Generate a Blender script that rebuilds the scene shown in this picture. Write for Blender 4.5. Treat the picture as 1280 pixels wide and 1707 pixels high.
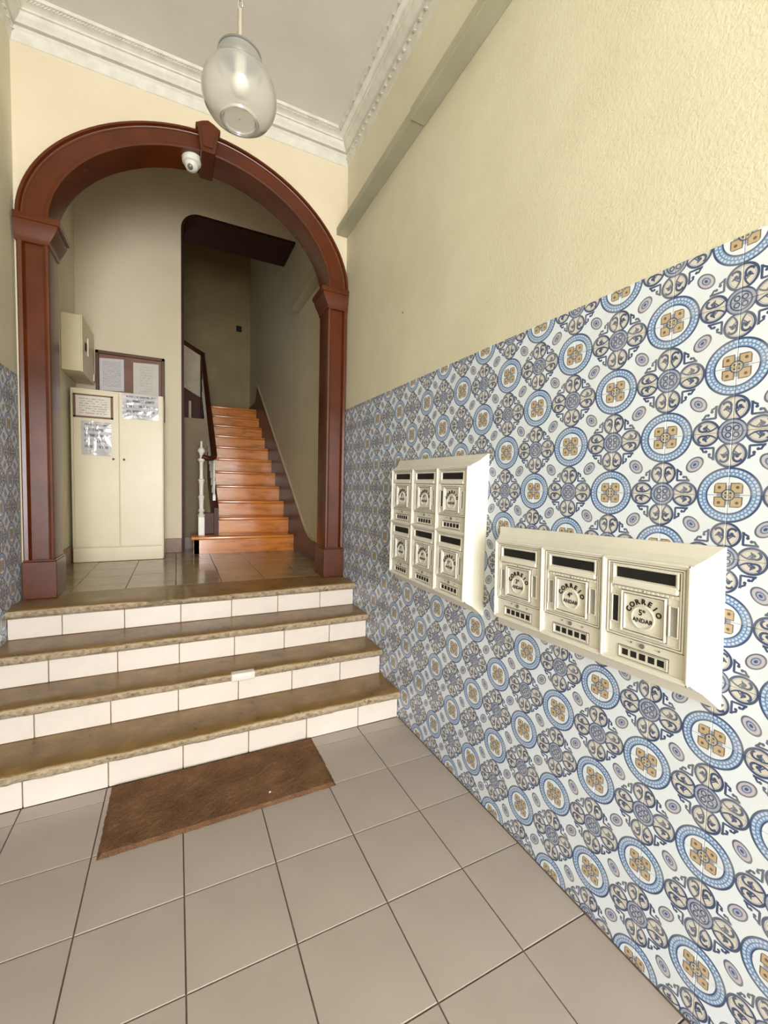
import bpy, bmesh, math, random
from mathutils import Vector, Matrix
random.seed(7)
for o in list(bpy.data.objects): bpy.data.objects.remove(o)
scene = bpy.context.scene
COL = scene.collection
R = math.radians

# ------------------------------------------------------------------ camera
F_PX = 703.4
cam_d = bpy.data.cameras.new('camera'); cam = bpy.data.objects.new('camera', cam_d); COL.objects.link(cam)
cam_d.sensor_fit = 'VERTICAL'; cam_d.sensor_height = 36.0; cam_d.lens = 36.0 * F_PX / 1707.0
cam_d.clip_start = 0.02
ya, pi_, ro = R(26.19), R(-3.15), R(1.342)
fw = Vector((math.sin(ya)*math.cos(pi_), math.cos(ya)*math.cos(pi_), math.sin(pi_)))
rt = Vector((math.cos(ya), -math.sin(ya), 0)); up = rt.cross(fw)
rt2 = rt*math.cos(ro) + up*math.sin(ro); up2 = -rt*math.sin(ro) + up*math.cos(ro)
cam.matrix_world = Matrix(((rt2.x, up2.x, -fw.x, 0), (rt2.y, up2.y, -fw.y, 0), (rt2.z, up2.z, -fw.z, 1.35), (0, 0, 0, 1)))
scene.camera = cam

# ------------------------------------------------------------------ light
world = bpy.data.worlds.new('world'); scene.world = world; world.use_nodes = True
world.node_tree.nodes['Background'].inputs[0].default_value = (0.82, 0.90, 1.0, 1)
world.node_tree.nodes['Background'].inputs[1].default_value = 1.0
def area(name, loc, rot, sx, sy, power, col):
    d = bpy.data.lights.new(name, 'AREA'); d.shape = 'RECTANGLE'; d.size = sx; d.size_y = sy; d.energy = power; d.color = col
    o = bpy.data.objects.new(name, d); COL.objects.link(o); o.location = loc; o.rotation_euler = rot; return o
# daylight coming in at the open street door behind the camera
area('door_daylight', (0.02, -3.86, 1.45), (R(90), 0, 0), 1.6, 2.6, 248, (0.92, 0.962, 1.0))
scene.view_settings.view_transform = 'Standard'
scene.view_settings.look = 'None'
scene.view_settings.gamma = 1.0
scene.view_settings.use_curve_mapping = False
scene.view_settings.exposure = 0.32

# ------------------------------------------------------------------ key dimensions (metres, z = 0 at the street floor)
XR, XL = 1.178, -0.82          # room side walls
YA = 3.15                      # face of the arch wall
ZH = 0.655                     # raised hall floor
YH = 4.75                      # back wall of the hall
ZC = 3.95                      # ceiling
Y0 = -3.9

# ------------------------------------------------------------------ mesh helpers
def link(o): COL.objects.link(o); return o
def bm_new(): return bmesh.new()
def add_box(bm, x0, x1, y0, y1, z0, z1, bev=0.0, seg=1):
    vs = [bm.verts.new(p) for p in ((x0,y0,z0),(x1,y0,z0),(x1,y1,z0),(x0,y1,z0),(x0,y0,z1),(x1,y0,z1),(x1,y1,z1),(x0,y1,z1))]
    fs = [bm.faces.new([vs[i] for i in q]) for q in ((3,2,1,0),(4,5,6,7),(0,1,5,4),(1,2,6,5),(2,3,7,6),(3,0,4,7))]
    if bev > 0:
        es = list({e for f in fs for e in f.edges})
        bmesh.ops.bevel(bm, geom=es, offset=bev, segments=seg, profile=0.5, affect='EDGES')
def add_prism(bm, pts, axis, a, b):
    """closed polygon pts (2D) extruded along an axis: 'x' -> pts=(y,z), 'y' -> (x,z), 'z' -> (x,y)"""
    def P(p, t):
        return {'x': (t, p[0], p[1]), 'y': (p[0], t, p[1]), 'z': (p[0], p[1], t)}[axis]
    A = [bm.verts.new(P(p, a)) for p in pts]; B = [bm.verts.new(P(p, b)) for p in pts]
    bm.faces.new(A); bm.faces.new(B[::-1])
    n = len(pts)
    for i in range(n): bm.faces.new((A[i], B[i], B[(i+1) % n], A[(i+1) % n]))
def add_lathe(bm, prof, cx, cy, seg=24, cap=True):
    rings = []
    for r, z in prof:
        rings.append([bm.verts.new((cx + r*math.cos(2*math.pi*k/seg), cy + r*math.sin(2*math.pi*k/seg), z)) for k in range(seg)])
    for a, b in zip(rings, rings[1:]):
        for k in range(seg): bm.faces.new((a[k], a[(k+1) % seg], b[(k+1) % seg], b[k]))
    if cap:
        bm.faces.new(rings[0][::-1]); bm.faces.new(rings[-1])
def add_tube(bm, pts, r, seg=10, ry=None):
    pts = [Vector(p) for p in pts]; rings = []
    for i, p in enumerate(pts):
        t = (pts[min(i+1, len(pts)-1)] - pts[max(i-1, 0)]).normalized()
        ref = Vector((0, 0, 1)) if abs(t.z) < 0.95 else Vector((1, 0, 0))
        s = t.cross(ref).normalized(); u = s.cross(t).normalized()
        rings.append([bm.verts.new(p + s*r*math.cos(2*math.pi*k/seg) + u*(ry or r)*math.sin(2*math.pi*k/seg)) for k in range(seg)])
    for a, b in zip(rings, rings[1:]):
        for k in range(seg): bm.faces.new((a[k], a[(k+1) % seg], b[(k+1) % seg], b[k]))
    bm.faces.new(rings[0][::-1]); bm.faces.new(rings[-1])
def world_loc(o):
    v = Vector((0, 0, 0))
    while o: v += o.location; o = o.parent
    return v
def obj(name, bm, mat, parent=None, smooth=None, local=False, origin=None):
    """links bm as ONE mesh object; verts are world coordinates unless local"""
    bmesh.ops.recalc_face_normals(bm, faces=bm.faces)
    me = bpy.data.meshes.new(name)
    base = Vector((0, 0, 0)) if local or parent is None else world_loc(parent)
    loc = Vector((0, 0, 0))
    if origin is None and not local and parent is None: origin = (0, 0, 0)
    if not local:
        if origin is not None and Vector(origin).length > 0 and parent is None:
            bmesh.ops.translate(bm, verts=bm.verts, vec=-Vector(origin)); loc = Vector(origin)
        else: bmesh.ops.translate(bm, verts=bm.verts, vec=-base)
    bm.to_mesh(me); bm.free()
    for m in (mat if isinstance(mat, (list, tuple)) else [mat]): me.materials.append(m)
    if smooth is not None:
        me.polygons.foreach_set('use_smooth', [True]*len(me.polygons))
        me.set_sharp_from_angle(angle=R(smooth))
    o = bpy.data.objects.new(name, me); link(o); o.location = loc
    if parent: o.parent = parent
    return o
def inst(name, me, parent, loc):
    o = bpy.data.objects.new(name, me); link(o); o.parent = parent; o.location = Vector(loc) - world_loc(parent); return o
def thing(name, label, cat, loc, group=None, rot=None):
    o = bpy.data.objects.new(name, None); link(o); o.location = loc; o['label'] = label; o['category'] = cat
    o.empty_display_size = 0.1
    if group: o['group'] = group
    if rot: o.rotation_euler = rot
    return o
def tag(o, label, cat, group=None):
    o['label'] = label; o['category'] = cat
    if group: o['group'] = group
    return o
def struct(o): o['kind'] = 'structure'; return o

# ------------------------------------------------------------------ node helpers
class E:
    nt = None
    def __init__(s, v): s.v = v
    @staticmethod
    def op(kind, *a, clamp=False):
        n = E.nt.nodes.new('ShaderNodeMath'); n.operation = kind; n.use_clamp = clamp
        for i, x in enumerate(a):
            if isinstance(x, E): E.nt.links.new(x.v, n.inputs[i])
            else: n.inputs[i].default_value = float(x)
        return E(n.outputs[0])
    def __add__(s, o): return E.op('ADD', s, o)
    __radd__ = __add__
    def __sub__(s, o): return E.op('SUBTRACT', s, o)
    def __rsub__(s, o): return E.op('SUBTRACT', o, s)
    def __mul__(s, o): return E.op('MULTIPLY', s, o)
    __rmul__ = __mul__
    def __truediv__(s, o): return E.op('DIVIDE', s, o)
def eabs(a): return E.op('ABSOLUTE', a)
def emin(a, b): return E.op('MINIMUM', a, b)
def emax(a, b): return E.op('MAXIMUM', a, b)
def elen(x, y): return E.op('SQRT', E.op('MULTIPLY_ADD', x, x, y*y))
def inside(d, w, e=0.006):      # 1 where d < w
    return E.op('MULTIPLY_ADD', d, -1.0/e, w/e + 0.5, clamp=True)
def gate(a, b): return a*b
def paint(col, c, mask):
    n = E.nt.nodes.new('ShaderNodeMix'); n.data_type = 'RGBA'; n.clamp_factor = True
    E.nt.links.new(mask.v, n.inputs[0])
    for i, x in ((6, col), (7, c)):
        if isinstance(x, tuple): n.inputs[i].default_value = (*x, 1)
        else: E.nt.links.new(x, n.inputs[i])
    return n.outputs[2]
def srgb(r, g, b):
    f = lambda c: c/12.92 if c <= 0.04045 else ((c+0.055)/1.055)**2.4
    return (f(r/255), f(g/255), f(b/255))
def new_mat(name):
    m = bpy.data.materials.new(name); m.use_nodes = True; E.nt = m.node_tree
    return m, m.node_tree, m.node_tree.nodes['Principled BSDF']
def noise(nt, scale, detail=3, rough=0.55, vec='Object', stretch=None):
    tc = nt.nodes.new('ShaderNodeTexCoord'); n = nt.nodes.new('ShaderNodeTexNoise')
    n.inputs['Scale'].default_value = scale; n.inputs['Detail'].default_value = detail; n.inputs['Roughness'].default_value = rough
    src = tc.outputs[vec]
    if stretch:
        mp = nt.nodes.new('ShaderNodeMapping'); mp.inputs['Scale'].default_value = stretch
        nt.links.new(src, mp.inputs[0]); src = mp.outputs[0]
    nt.links.new(src, n.inputs['Vector']); return n
def ramp(nt, src, stops):
    r = nt.nodes.new('ShaderNodeValToRGB')
    while len(r.color_ramp.elements) < len(stops): r.color_ramp.elements.new(0.5)
    for e, (p, c) in zip(r.color_ramp.elements, stops): e.position = p; e.color = (*c, 1)
    nt.links.new(src, r.inputs[0]); return r.outputs[0]
def bump(nt, bs, src, strength, dist):
    b = nt.nodes.new('ShaderNodeBump'); b.inputs['Strength'].default_value = strength; b.inputs['Distance'].default_value = dist
    nt.links.new(src, b.inputs['Height']); nt.links.new(b.outputs[0], bs.inputs['Normal'])
def mottled(name, c0, c1, rough, scale=6, bmp=0.0, bscale=120, bdist=0.002, coat=0.0, stretch=None, lo=0.35, hi=0.65, metal=0.0, spec=0.5, bstretch=None):
    m, nt, bs = new_mat(name)
    n = noise(nt, scale, 4, stretch=stretch)
    nt.links.new(ramp(nt, n.outputs[0], [(lo, c0), (hi, c1)]), bs.inputs['Base Color'])
    bs.inputs['Roughness'].default_value = rough; bs.inputs['Metallic'].default_value = metal
    bs.inputs['Coat Weight'].default_value = coat; bs.inputs['Coat Roughness'].default_value = 0.12
    bs.inputs['Specular IOR Level'].default_value = spec
    if bmp:
        b = noise(nt, bscale, 2, stretch=bstretch); bump(nt, bs, b.outputs[0], bmp, bdist)
    return m

# ------------------------------------------------------------------ materials
M = {}
M['plaster'] = mottled('cream_rough_plaster', srgb(222,214,188), srgb(229,222,197), 0.6, 3, 0.55, 115, 0.0024)
M['plaster_far'] = mottled('cream_smooth_plaster', srgb(224,209,181), srgb(231,217,190), 0.6, 2, 0.1, 60, 0.003)  # cream tint warmed to carry the hall's warm light
M['ceiling'] = mottled('ceiling_white', srgb(224,219,210), srgb(231,226,217), 0.7, 3, 0.05, 40)
M['cornice'] = mottled('cornice_plaster', srgb(214,210,196), srgb(228,224,212), 0.65, 14, 0.25, 60, 0.004)
M['ledge'] = mottled('ledge_paint', srgb(174,170,146), srgb(184,180,156), 0.6, 5, 0.08, 50)
M['floor_tile'] = mottled('beige_floor_tile', srgb(172,159,150), srgb(181,169,160), 0.42, 2.2, 0.06, 300, 0.0008)
M['hall_tile'] = mottled('polished_hall_tile', srgb(150,128,96), srgb(164,142,110), 0.16, 3, 0.03, 40, 0.001)  # base colour browned to carry the brown reflections on the landing
M['grout'] = mottled('dark_grout', srgb(84,72,64), srgb(104,90,80), 0.9, 30)
M['riser_tile'] = mottled('cream_riser_tile', srgb(220,207,196), srgb(228,216,205), 0.25, 5)
M['concrete'] = mottled('step_core', srgb(150,124,92), srgb(176,150,116), 0.9, 20, 0.4, 60, 0.004)
M['brown_paint'] = mottled('glossy_red_brown_paint', srgb(80,33,8), srgb(93,40,11), 0.26, 5, 0.05, 18, 0.004, coat=0.08)
M['dark_brown'] = mottled('dark_brown_wood', srgb(66,28,14), srgb(84,38,20), 0.42, 8, stretch=(1, 1, 0.2), spec=0.25)
M['skirting'] = mottled('dark_red_brown_skirting', srgb(82,42,36), srgb(98,54,46), 0.4, 6, spec=0.3)
M['base_tile'] = mottled('brown_skirting_tile', srgb(126,92,76), srgb(148,110,92), 0.4, 22)
M['cabinet'] = mottled('cream_cabinet_paint', srgb(236,222,190), srgb(242,229,200), 0.35, 3)
M['meter'] = mottled('cream_metal_box', srgb(228,214,178), srgb(236,222,188), 0.4, 4)
M['white_wood'] = mottled('white_painted_wood', srgb(240,232,220), srgb(248,242,232), 0.3, 6)
M['cream_wood'] = mottled('cream_painted_wood', srgb(196,180,146), srgb(212,196,164), 0.4, 5)
M['mail'] = mottled('ivory_cast_metal', srgb(222,218,206), srgb(230,226,214), 0.38, 9, 0.12, 90, 0.002)
M['black'] = mottled('black_void', srgb(16,15,14), srgb(26,24,22), 0.7, 10)
M['grey'] = mottled('grey_metal', srgb(120,118,116), srgb(150,148,144), 0.35, 12, metal=0.4)
M['pewter'] = mottled('dull_window_grey', srgb(150,146,138), srgb(170,166,156), 0.4, 12)
M['chrome'] = mottled('lamp_metal', srgb(200,192,180), srgb(220,212,200), 0.25, 12, metal=0.8)
M['plastic_white'] = mottled('white_plastic', srgb(226,224,214), srgb(236,234,224), 0.35, 12)
M['board'] = mottled('brown_board', srgb(112,74,54), srgb(130,88,66), 0.5, 6)
M['board_dark'] = mottled('board_frame_wood', srgb(74,42,26), srgb(92,54,34), 0.4, 10)
M['closet'] = mottled('drab_closet_wall', srgb(112,93,62), srgb(126,106,74), 0.6, 3)  # even olive-brown wall tone, darker than the hall plaster
M['stairwell'] = mottled('shade_darkened_stairwell', srgb(150,130,88), srgb(164,144,100), 0.6, 2)  # ochre darkened so the stairwell's dimness sits in the wall colour
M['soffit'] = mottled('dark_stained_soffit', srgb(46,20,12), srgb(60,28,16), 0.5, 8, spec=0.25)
M['grime'] = mottled('grime_in_joints', srgb(112,104,90), srgb(150,142,124), 0.8, 40)
M['mail_face'] = mottled('aged_ivory_face', srgb(206,200,186), srgb(220,214,200), 0.45, 18, 0.1, 90, 0.002)
M['stick'] = mottled('scrap_white', srgb(236,234,228), srgb(244,242,236), 0.6, 30)

def wood(name, dark, mid, light, rough=0.2):
    m, nt, bs = new_mat(name)
    n = noise(nt, 3.2, 6, 0.6, stretch=(1.0, 7, 7)); n2 = noise(nt, 5.0, 2)
    a = ramp(nt, n.outputs[0], [(0.30, dark), (0.5, mid), (0.72, light)])
    k = ramp(nt, n2.outputs[0], [(0.30, dark), (0.40, mid)])
    mx = nt.nodes.new('ShaderNodeMix'); mx.data_type = 'RGBA'; mx.inputs[0].default_value = 0.3
    nt.links.new(a, mx.inputs[6]); nt.links.new(k, mx.inputs[7]); nt.links.new(mx.outputs[2], bs.inputs['Base Color'])
    bs.inputs['Roughness'].default_value = rough; bs.inputs['Coat Weight'].default_value = 0.5; bs.inputs['Coat Roughness'].default_value = 0.1
    return m
M['pine'] = wood('varnished_pine', srgb(150,74,20), srgb(214,128,48), srgb(234,156,72))

# worn step stone: u = metres along the step, v = metres from the nosing
def stone():
    m, nt, bs = new_mat('worn_brown_step_stone')
    uv = nt.nodes.new('ShaderNodeUVMap'); uv.uv_map = 'uv'; sp = nt.nodes.new('ShaderNodeSeparateXYZ'); nt.links.new(uv.outputs[0], sp.inputs[0])
    v = E(sp.outputs[1])
    n = noise(nt, 7, 6, 0.65); n2 = noise(nt, 45, 4, 0.7)
    base = ramp(nt, n.outputs[0], [(0.3, srgb(112,84,44)), (0.55, srgb(136,105,60)), (0.75, srgb(158,128,82))])
    edge = inside(v + (E(n.outputs[0]) - 0.5)*0.05 + (E(n2.outputs[0]) - 0.5)*0.02, 0.012, 0.014)
    front = inside(v + (E(n2.outputs[0]) - 0.5)*0.01, -0.001, 0.004)
    c = paint(base, srgb(186,166,136), edge)
    c = paint(c, ramp(nt, n2.outputs[0], [(0.36, srgb(136,116,88)), (0.5, srgb(168,150,124)), (0.66, srgb(192,174,148))]), front)
    c = paint(c, srgb(86,68,46), inside(v + (E(n.outputs[0]) - 0.5)*0.012, -0.004, 0.004)*inside(v*-1.0, 0.0068, 0.002)*E.op('MULTIPLY_ADD', E(n.outputs[0]), 8, -3.9, clamp=True))
    spots = E.op('MULTIPLY_ADD', E(n2.outputs[0]), 10, -6.9, clamp=True)
    c = paint(c, srgb(186,170,140), spots*0.6)
    dirt = E.op('MULTIPLY_ADD', E(n.outputs[0])*E(n2.outputs[0]), -14, 2.5, clamp=True)
    c = paint(c, srgb(66,48,28), dirt)
    nt.links.new(c, bs.inputs['Base Color'])
    bs.inputs['Roughness'].default_value = 0.3
    bump(nt, bs, n2.outputs[0], 0.2, 0.004)
    return m
M['stone'] = stone()

def coir():
    m, nt, bs = new_mat('brown_coir')
    n = noise(nt, 260, 2); n2 = noise(nt, 7, 3)
    a = E(n.outputs[0])*0.55 + E(n2.outputs[0])*0.45
    nt.links.new(ramp(nt, a.v, [(0.34, srgb(88,62,44)), (0.52, srgb(120,88,64)), (0.7, srgb(150,114,86))]), bs.inputs['Base Color'])
    bs.inputs['Roughness'].default_value = 0.95; bs.inputs['Specular IOR Level'].default_value = 0.1
    bump(nt, bs, n.outputs[0], 0.6, 0.006)
    return m
M['coir'] = coir()

def paper(name, base, ink, rows, strength=0.7, x_marg=0.12, header=False):
    """printed sheet: rows of broken grey print; u right, v up"""
    m, nt, bs = new_mat(name)
    uv = nt.nodes.new('ShaderNodeUVMap'); uv.uv_map = 'uv'; sp = nt.nodes.new('ShaderNodeSeparateXYZ'); nt.links.new(uv.outputs[0], sp.inputs[0])
    u, v = E(sp.outputs[0]), E(sp.outputs[1])
    ln = eabs(E.op('FRACT', v*rows) - 0.5)
    n = nt.nodes.new('ShaderNodeTexNoise'); n.inputs['Scale'].default_value = 1.0; n.inputs['Detail'].default_value = 1
    mp = nt.nodes.new('ShaderNodeMapping'); mp.inputs['Scale'].default_value = (28, rows, 1); nt.links.new(uv.outputs[0], mp.inputs[0]); nt.links.new(mp.outputs[0], n.inputs['Vector'])
    words = E.op('MULTIPLY_ADD', E(n.outputs[0]), 8, -3.2, clamp=True)
    mk = inside(ln, 0.24, 0.1)*words*inside(eabs(u-0.5), 0.5-x_marg, 0.02)*inside(eabs(v-0.52), 0.4, 0.02)
    c = paint(base, ink, mk*strength)
    nt.links.new(c, bs.inputs['Base Color']); bs.inputs['Roughness'].default_value = 0.4
    return m
M['paper_dense'] = paper('printed_notice', srgb(206,200,202), srgb(120,116,122), 26, 0.7)
M['paper_plain'] = paper('plain_notice', srgb(206,200,190), srgb(150,145,140), 12, 0.4, 0.25)
M['paper_frame'] = paper('framed_notice_print', srgb(232,222,206), srgb(140,128,116), 9, 0.6)
def plastic_sheet(name, rows):
    m = paper(name, srgb(214,210,214), srgb(70,70,84), rows, 0.7, 0.1); nt = m.node_tree; bs = nt.nodes['Principled BSDF']
    bs.inputs['Roughness'].default_value = 0.12; bs.inputs['Coat Weight'].default_value = 0.8; bs.inputs['Coat Roughness'].default_value = 0.05
    return m
M['sleeve'] = plastic_sheet('creased_plastic_sleeve', 6)
M['sleeve_wide'] = plastic_sheet('creased_plastic_sleeve_wide', 5)

def glass():
    m, nt, bs = new_mat('frosted_prismatic_glass')
    bs.inputs['Base Color'].default_value = (0.93, 0.92, 0.88, 1); bs.inputs['Transmission Weight'].default_value = 0.86
    bs.inputs['Roughness'].default_value = 0.26; bs.inputs['IOR'].default_value = 1.25; bs.inputs['Specular IOR Level'].default_value = 0.9
    bs.inputs['Coat Weight'].default_value = 0.6; bs.inputs['Coat Roughness'].default_value = 0.08
    return m
M['glass'] = glass()

# ------------------------------------------------------------------ the blue and tan wall tile: quarter medallions in two corners, quarter flowers in the others
def azulejo():
    m, nt, bs = new_mat('patterned_wall_tile')
    uv = nt.nodes.new('ShaderNodeUVMap'); uv.uv_map = 'uv'; sp = nt.nodes.new('ShaderNodeSeparateXYZ'); nt.links.new(uv.outputs[0], sp.inputs[0])
    x0 = E(sp.outputs[0]) - 0.5; y0 = 0.5 - E(sp.outputs[1])          # flower corners at (.5,.5) and (-.5,-.5)
    s = emin(x0 + y0, 0.0)                                            # fold on the anti-diagonal
    x1 = x0 - s; y1 = y0 - s
    X = emax(x1, y1); Y = emin(x1, y1)                                # fold on the diagonal
    fx = 0.5 - X; fy = 0.5 - Y                                        # from the flower's centre
    mx = fx; my = Y + 0.5                                             # from the medallion's centre
    WHITE = srgb(230,239,250); NAVY = srgb(64,80,116); BLUE = srgb(120,156,206); PALE = srgb(204,218,238)
    TAN = srgb(194,172,138); BROWN = srgb(104,84,66); SAND = srgb(216,211,203); SLATE = srgb(160,168,190); LILAC = srgb(182,184,198)
    dM = elen(mx, my); dF = elen(fx, fy)
    c = WHITE
    # petals of the flower
    px = fx; py = fy - 0.365
    pd = elen(px/0.205, py/0.195)
    c = paint(c, NAVY, inside(pd, 1.06, 0.04))
    c = paint(c, SAND, inside(pd, 0.87, 0.04))
    c = paint(c, SLATE, inside(eabs(pd - 0.80), 0.025, 0.03))
    sd = elen((px - 0.092)*1.0, (py - 0.042)*0.9)
    c = paint(c, NAVY, inside(eabs(sd - 0.058), 0.0165)*inside(py*-1.0 + px*1.2, 0.105))
    c = paint(c, NAVY, inside(elen(px - 0.086, py - 0.022), 0.026))
    c = paint(c, NAVY, inside(eabs(py - 0.0 + (px - 0.086)*0.3), 0.011)*inside(eabs(px - 0.11), 0.03))
    c = paint(c, NAVY, inside(eabs(px - 0.030 - (py+0.02)*(py+0.02)*3.4), 0.014)*inside(eabs(py + 0.055), 0.095))
    c = paint(c, NAVY, inside(eabs(py + 0.10 - px*0.9), 0.011)*inside(eabs(px - 0.085), 0.04))
    # flower centre
    c = paint(c, NAVY, inside(dF, 0.205))
    c = paint(c, SLATE, inside(dF, 0.182))
    c = paint(c, NAVY, inside(eabs(dF - 0.138), 0.010))
    c = paint(c, LILAC, inside(dF, 0.118))
    c = paint(c, NAVY, inside(eabs(elen(fx - 0.052, fy - 0.052) - 0.036), 0.010))
    # medallion ring
    c = paint(c, NAVY, inside(dM, 0.441))
    c = paint(c, BLUE, inside(dM, 0.412))
    ang = E.op('ARCTAN2', my, mx)*(40/(2*math.pi))
    br1 = inside(eabs(E.op('FRACT', ang) - 0.5), 0.30, 0.08)
    br2 = inside(eabs(E.op('FRACT', ang + 0.5) - 0.5), 0.26, 0.08)
    c = paint(c, PALE, br1*inside(eabs(dM - 0.386), 0.018))
    c = paint(c, PALE, br2*inside(eabs(dM - 0.338), 0.014))
    c = paint(c, srgb(98,124,170), inside(eabs(dM - 0.363), 0.005))
    c = paint(c, NAVY, inside(dM, 0.308))
    c = paint(c, WHITE, inside(dM, 0.286))
    # medallion heart: four tan squares, a round centre, blue cross between
    hi = emax(mx, my); lo = emin(mx, my)
    c = paint(c, SLATE, inside(emax(lo*1.6, hi*0.55), 0.085))
    sq = emax(eabs(mx - 0.110), eabs(my - 0.110)) + E.op('MAXIMUM', 0.0, (mx + my - 0.34))*0.7
    c = paint(c, BROWN, inside(sq, 0.084)); c = paint(c, TAN, inside(sq, 0.069))
    c = paint(c, BROWN, inside(elen(mx - 0.122, my - 0.122), 0.024))
    c = paint(c, NAVY, inside(dM, 0.095)); c = paint(c, srgb(198,186,156), inside(dM, 0.076))
    c = paint(c, NAVY, inside(elen(mx - 0.032, my - 0.032), 0.017))
    # rosette at the tile centre
    q = X + Y; r_ = X - Y
    dR = elen(q*0.60, r_*0.84)
    c = paint(c, srgb(100,102,126), inside(dR, 0.130)); c = paint(c, srgb(192,190,200), inside(dR, 0.106))
    c = paint(c, srgb(104,112,154), inside(dR, 0.066)); c = paint(c, srgb(170,182,212), inside(dR, 0.046)); c = paint(c, NAVY, inside(dR, 0.026))
    # angle brackets between rosette and flower
    b1 = emax(eabs(X - 0.262), eabs(Y - 0.165) - 0.085)
    c = paint(c, NAVY, inside(b1, 0.017))
    b2 = emax(eabs(Y - 0.085 + (X - 0.262)*0.6), eabs(X - 0.235) - 0.03)
    c = paint(c, NAVY, inside(b2, 0.018))
    c = paint(c, NAVY, inside(elen(X - 0.205, Y - 0.155), 0.024))
    # slight print wear
    n = noise(nt, 9, 2)
    c = paint(c, srgb(214,210,204), E.op('MULTIPLY_ADD', E(n.outputs[0]), 0.9, -0.40, clamp=True))
    nt.links.new(c, bs.inputs['Base Color'])
    bs.inputs['Roughness'].default_value = 0.28
    return m
M['azulejo'] = azulejo()

# ------------------------------------------------------------------ room shell
bm = bm_new(); add_box(bm, XR, XR+0.15, Y0, 8.35, 0, 6.0)
wall_right = struct(obj('wall_right', bm, M['plaster']))
bm = bm_new(); add_box(bm, XL-0.15, XL, Y0, YH+0.2, 0, 5.0)
wall_left = struct(obj('wall_left', bm, M['plaster']))
bm = bm_new()
for a in ((XL-0.15, -0.79, 0, ZC), (0.83, XR+0.15, 0, ZC), (-0.79, 0.83, 2.78, ZC)): add_box(bm, a[0], a[1], Y0-0.15, Y0, a[2], a[3])
struct(obj('wall_street', bm, M['plaster_far']))
bm = bm_new(); add_box(bm, XL-0.15, XR+0.15, Y0-0.1, YA+0.15, ZC, ZC+0.1)
struct(obj('ceiling', bm, M['ceiling']))
bm = bm_new(); add_box(bm, XL-0.15, XR+0.15, YA+0.15, YH+0.2, 4.62, 4.72)
struct(obj('ceiling_hall', bm, M['plaster_far']))

# arch curve: super-ellipse
ACX, AZ = 0.188, 2.84
def arch_pt(f, th):
    a = 0.992 + (0.842-0.992)*f; b = 0.788 + (0.662-0.788)*f; n = 1.87
    ct, st = math.cos(th), math.sin(th)
    return (ACX + a*math.copysign(abs(ct)**(2/n), ct), AZ + b*abs(st)**(2/n))
NS = 72
TH = [math.pi*(1 - math.cos(math.pi*i/NS))/2 for i in range(NS+1)]
bm = bm_new()
for y in (YA, YA+0.15):
    cur = [arch_pt(0.35, t) for t in TH]
    top = [bm.verts.new((p[0], y, ZC+0.7)) for p in cur]; lowv = [bm.verts.new((p[0], y, p[1])) for p in cur]
    for i in range(NS): bm.faces.new((lowv[i], lowv[i+1], top[i+1], top[i]))
    for x0, x1 in ((cur[0][0], XR), (XL, cur[-1][0])):
        q = [bm.verts.new(p) for p in ((x0, y, ZH), (x1, y, ZH), (x1, y, ZC+0.7), (x0, y, ZC+0.7))]; bm.faces.new(q)
struct(obj('wall_arch', bm, M['plaster_far']))

# hall back wall with the stair opening
OX, OZ, OR_ = 0.045, 4.03, 0.17
arc = [(OX + OR_ - OR_*math.cos(t), OZ - OR_ + OR_*math.sin(t)) for t in [math.pi/2*i/10 for i in range(11)]]
bm = bm_new()
add_prism(bm, [(XL, ZH-0.05), (OX, ZH-0.05)] + arc + [(XR, OZ), (XR, 4.7), (XL, 4.7)], 'y', YH, YH+0.18)
struct(obj('wall_hall', bm, M['plaster_far']))
# dark wood lining of the opening
bm = bm_new()
pin = [(OX + 0.024, ZH)] + [(OX + OR_ - (OR_-0.024)*math.cos(t), OZ - OR_ + (OR_-0.024)*math.sin(t)) for t in [math.pi/2*i/10 for i in range(11)]] + [(XR, OZ-0.024)]
pout = [(OX, ZH)] + arc + [(XR, OZ)]
add_prism(bm, pout + pin[::-1], 'y', YH+0.004, YH+0.2)
struct(obj('trim_1', bm, M['soffit'], smooth=30))
bm = bm_new(); add_box(bm, OX, XR, YH+0.2, 5.3, OZ-0.02, OZ+0.06)
struct(obj('ceiling_stairwell', bm, M['soffit']))
# stairwell walls
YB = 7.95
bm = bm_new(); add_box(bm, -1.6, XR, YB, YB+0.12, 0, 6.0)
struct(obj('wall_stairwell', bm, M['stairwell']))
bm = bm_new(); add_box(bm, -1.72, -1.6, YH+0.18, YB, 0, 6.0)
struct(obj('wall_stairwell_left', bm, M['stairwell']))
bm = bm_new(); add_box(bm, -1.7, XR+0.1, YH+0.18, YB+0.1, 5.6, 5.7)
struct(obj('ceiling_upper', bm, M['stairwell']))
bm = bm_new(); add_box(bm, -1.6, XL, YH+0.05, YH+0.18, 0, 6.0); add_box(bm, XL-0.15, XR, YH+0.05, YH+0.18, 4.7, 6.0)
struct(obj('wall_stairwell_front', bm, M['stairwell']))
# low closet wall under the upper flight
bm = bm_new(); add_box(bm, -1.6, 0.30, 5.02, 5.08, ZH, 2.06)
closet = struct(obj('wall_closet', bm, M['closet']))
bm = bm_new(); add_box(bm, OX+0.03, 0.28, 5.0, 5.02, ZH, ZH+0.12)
struct(obj('baseboard_closet', bm, M['base_tile']))

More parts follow.
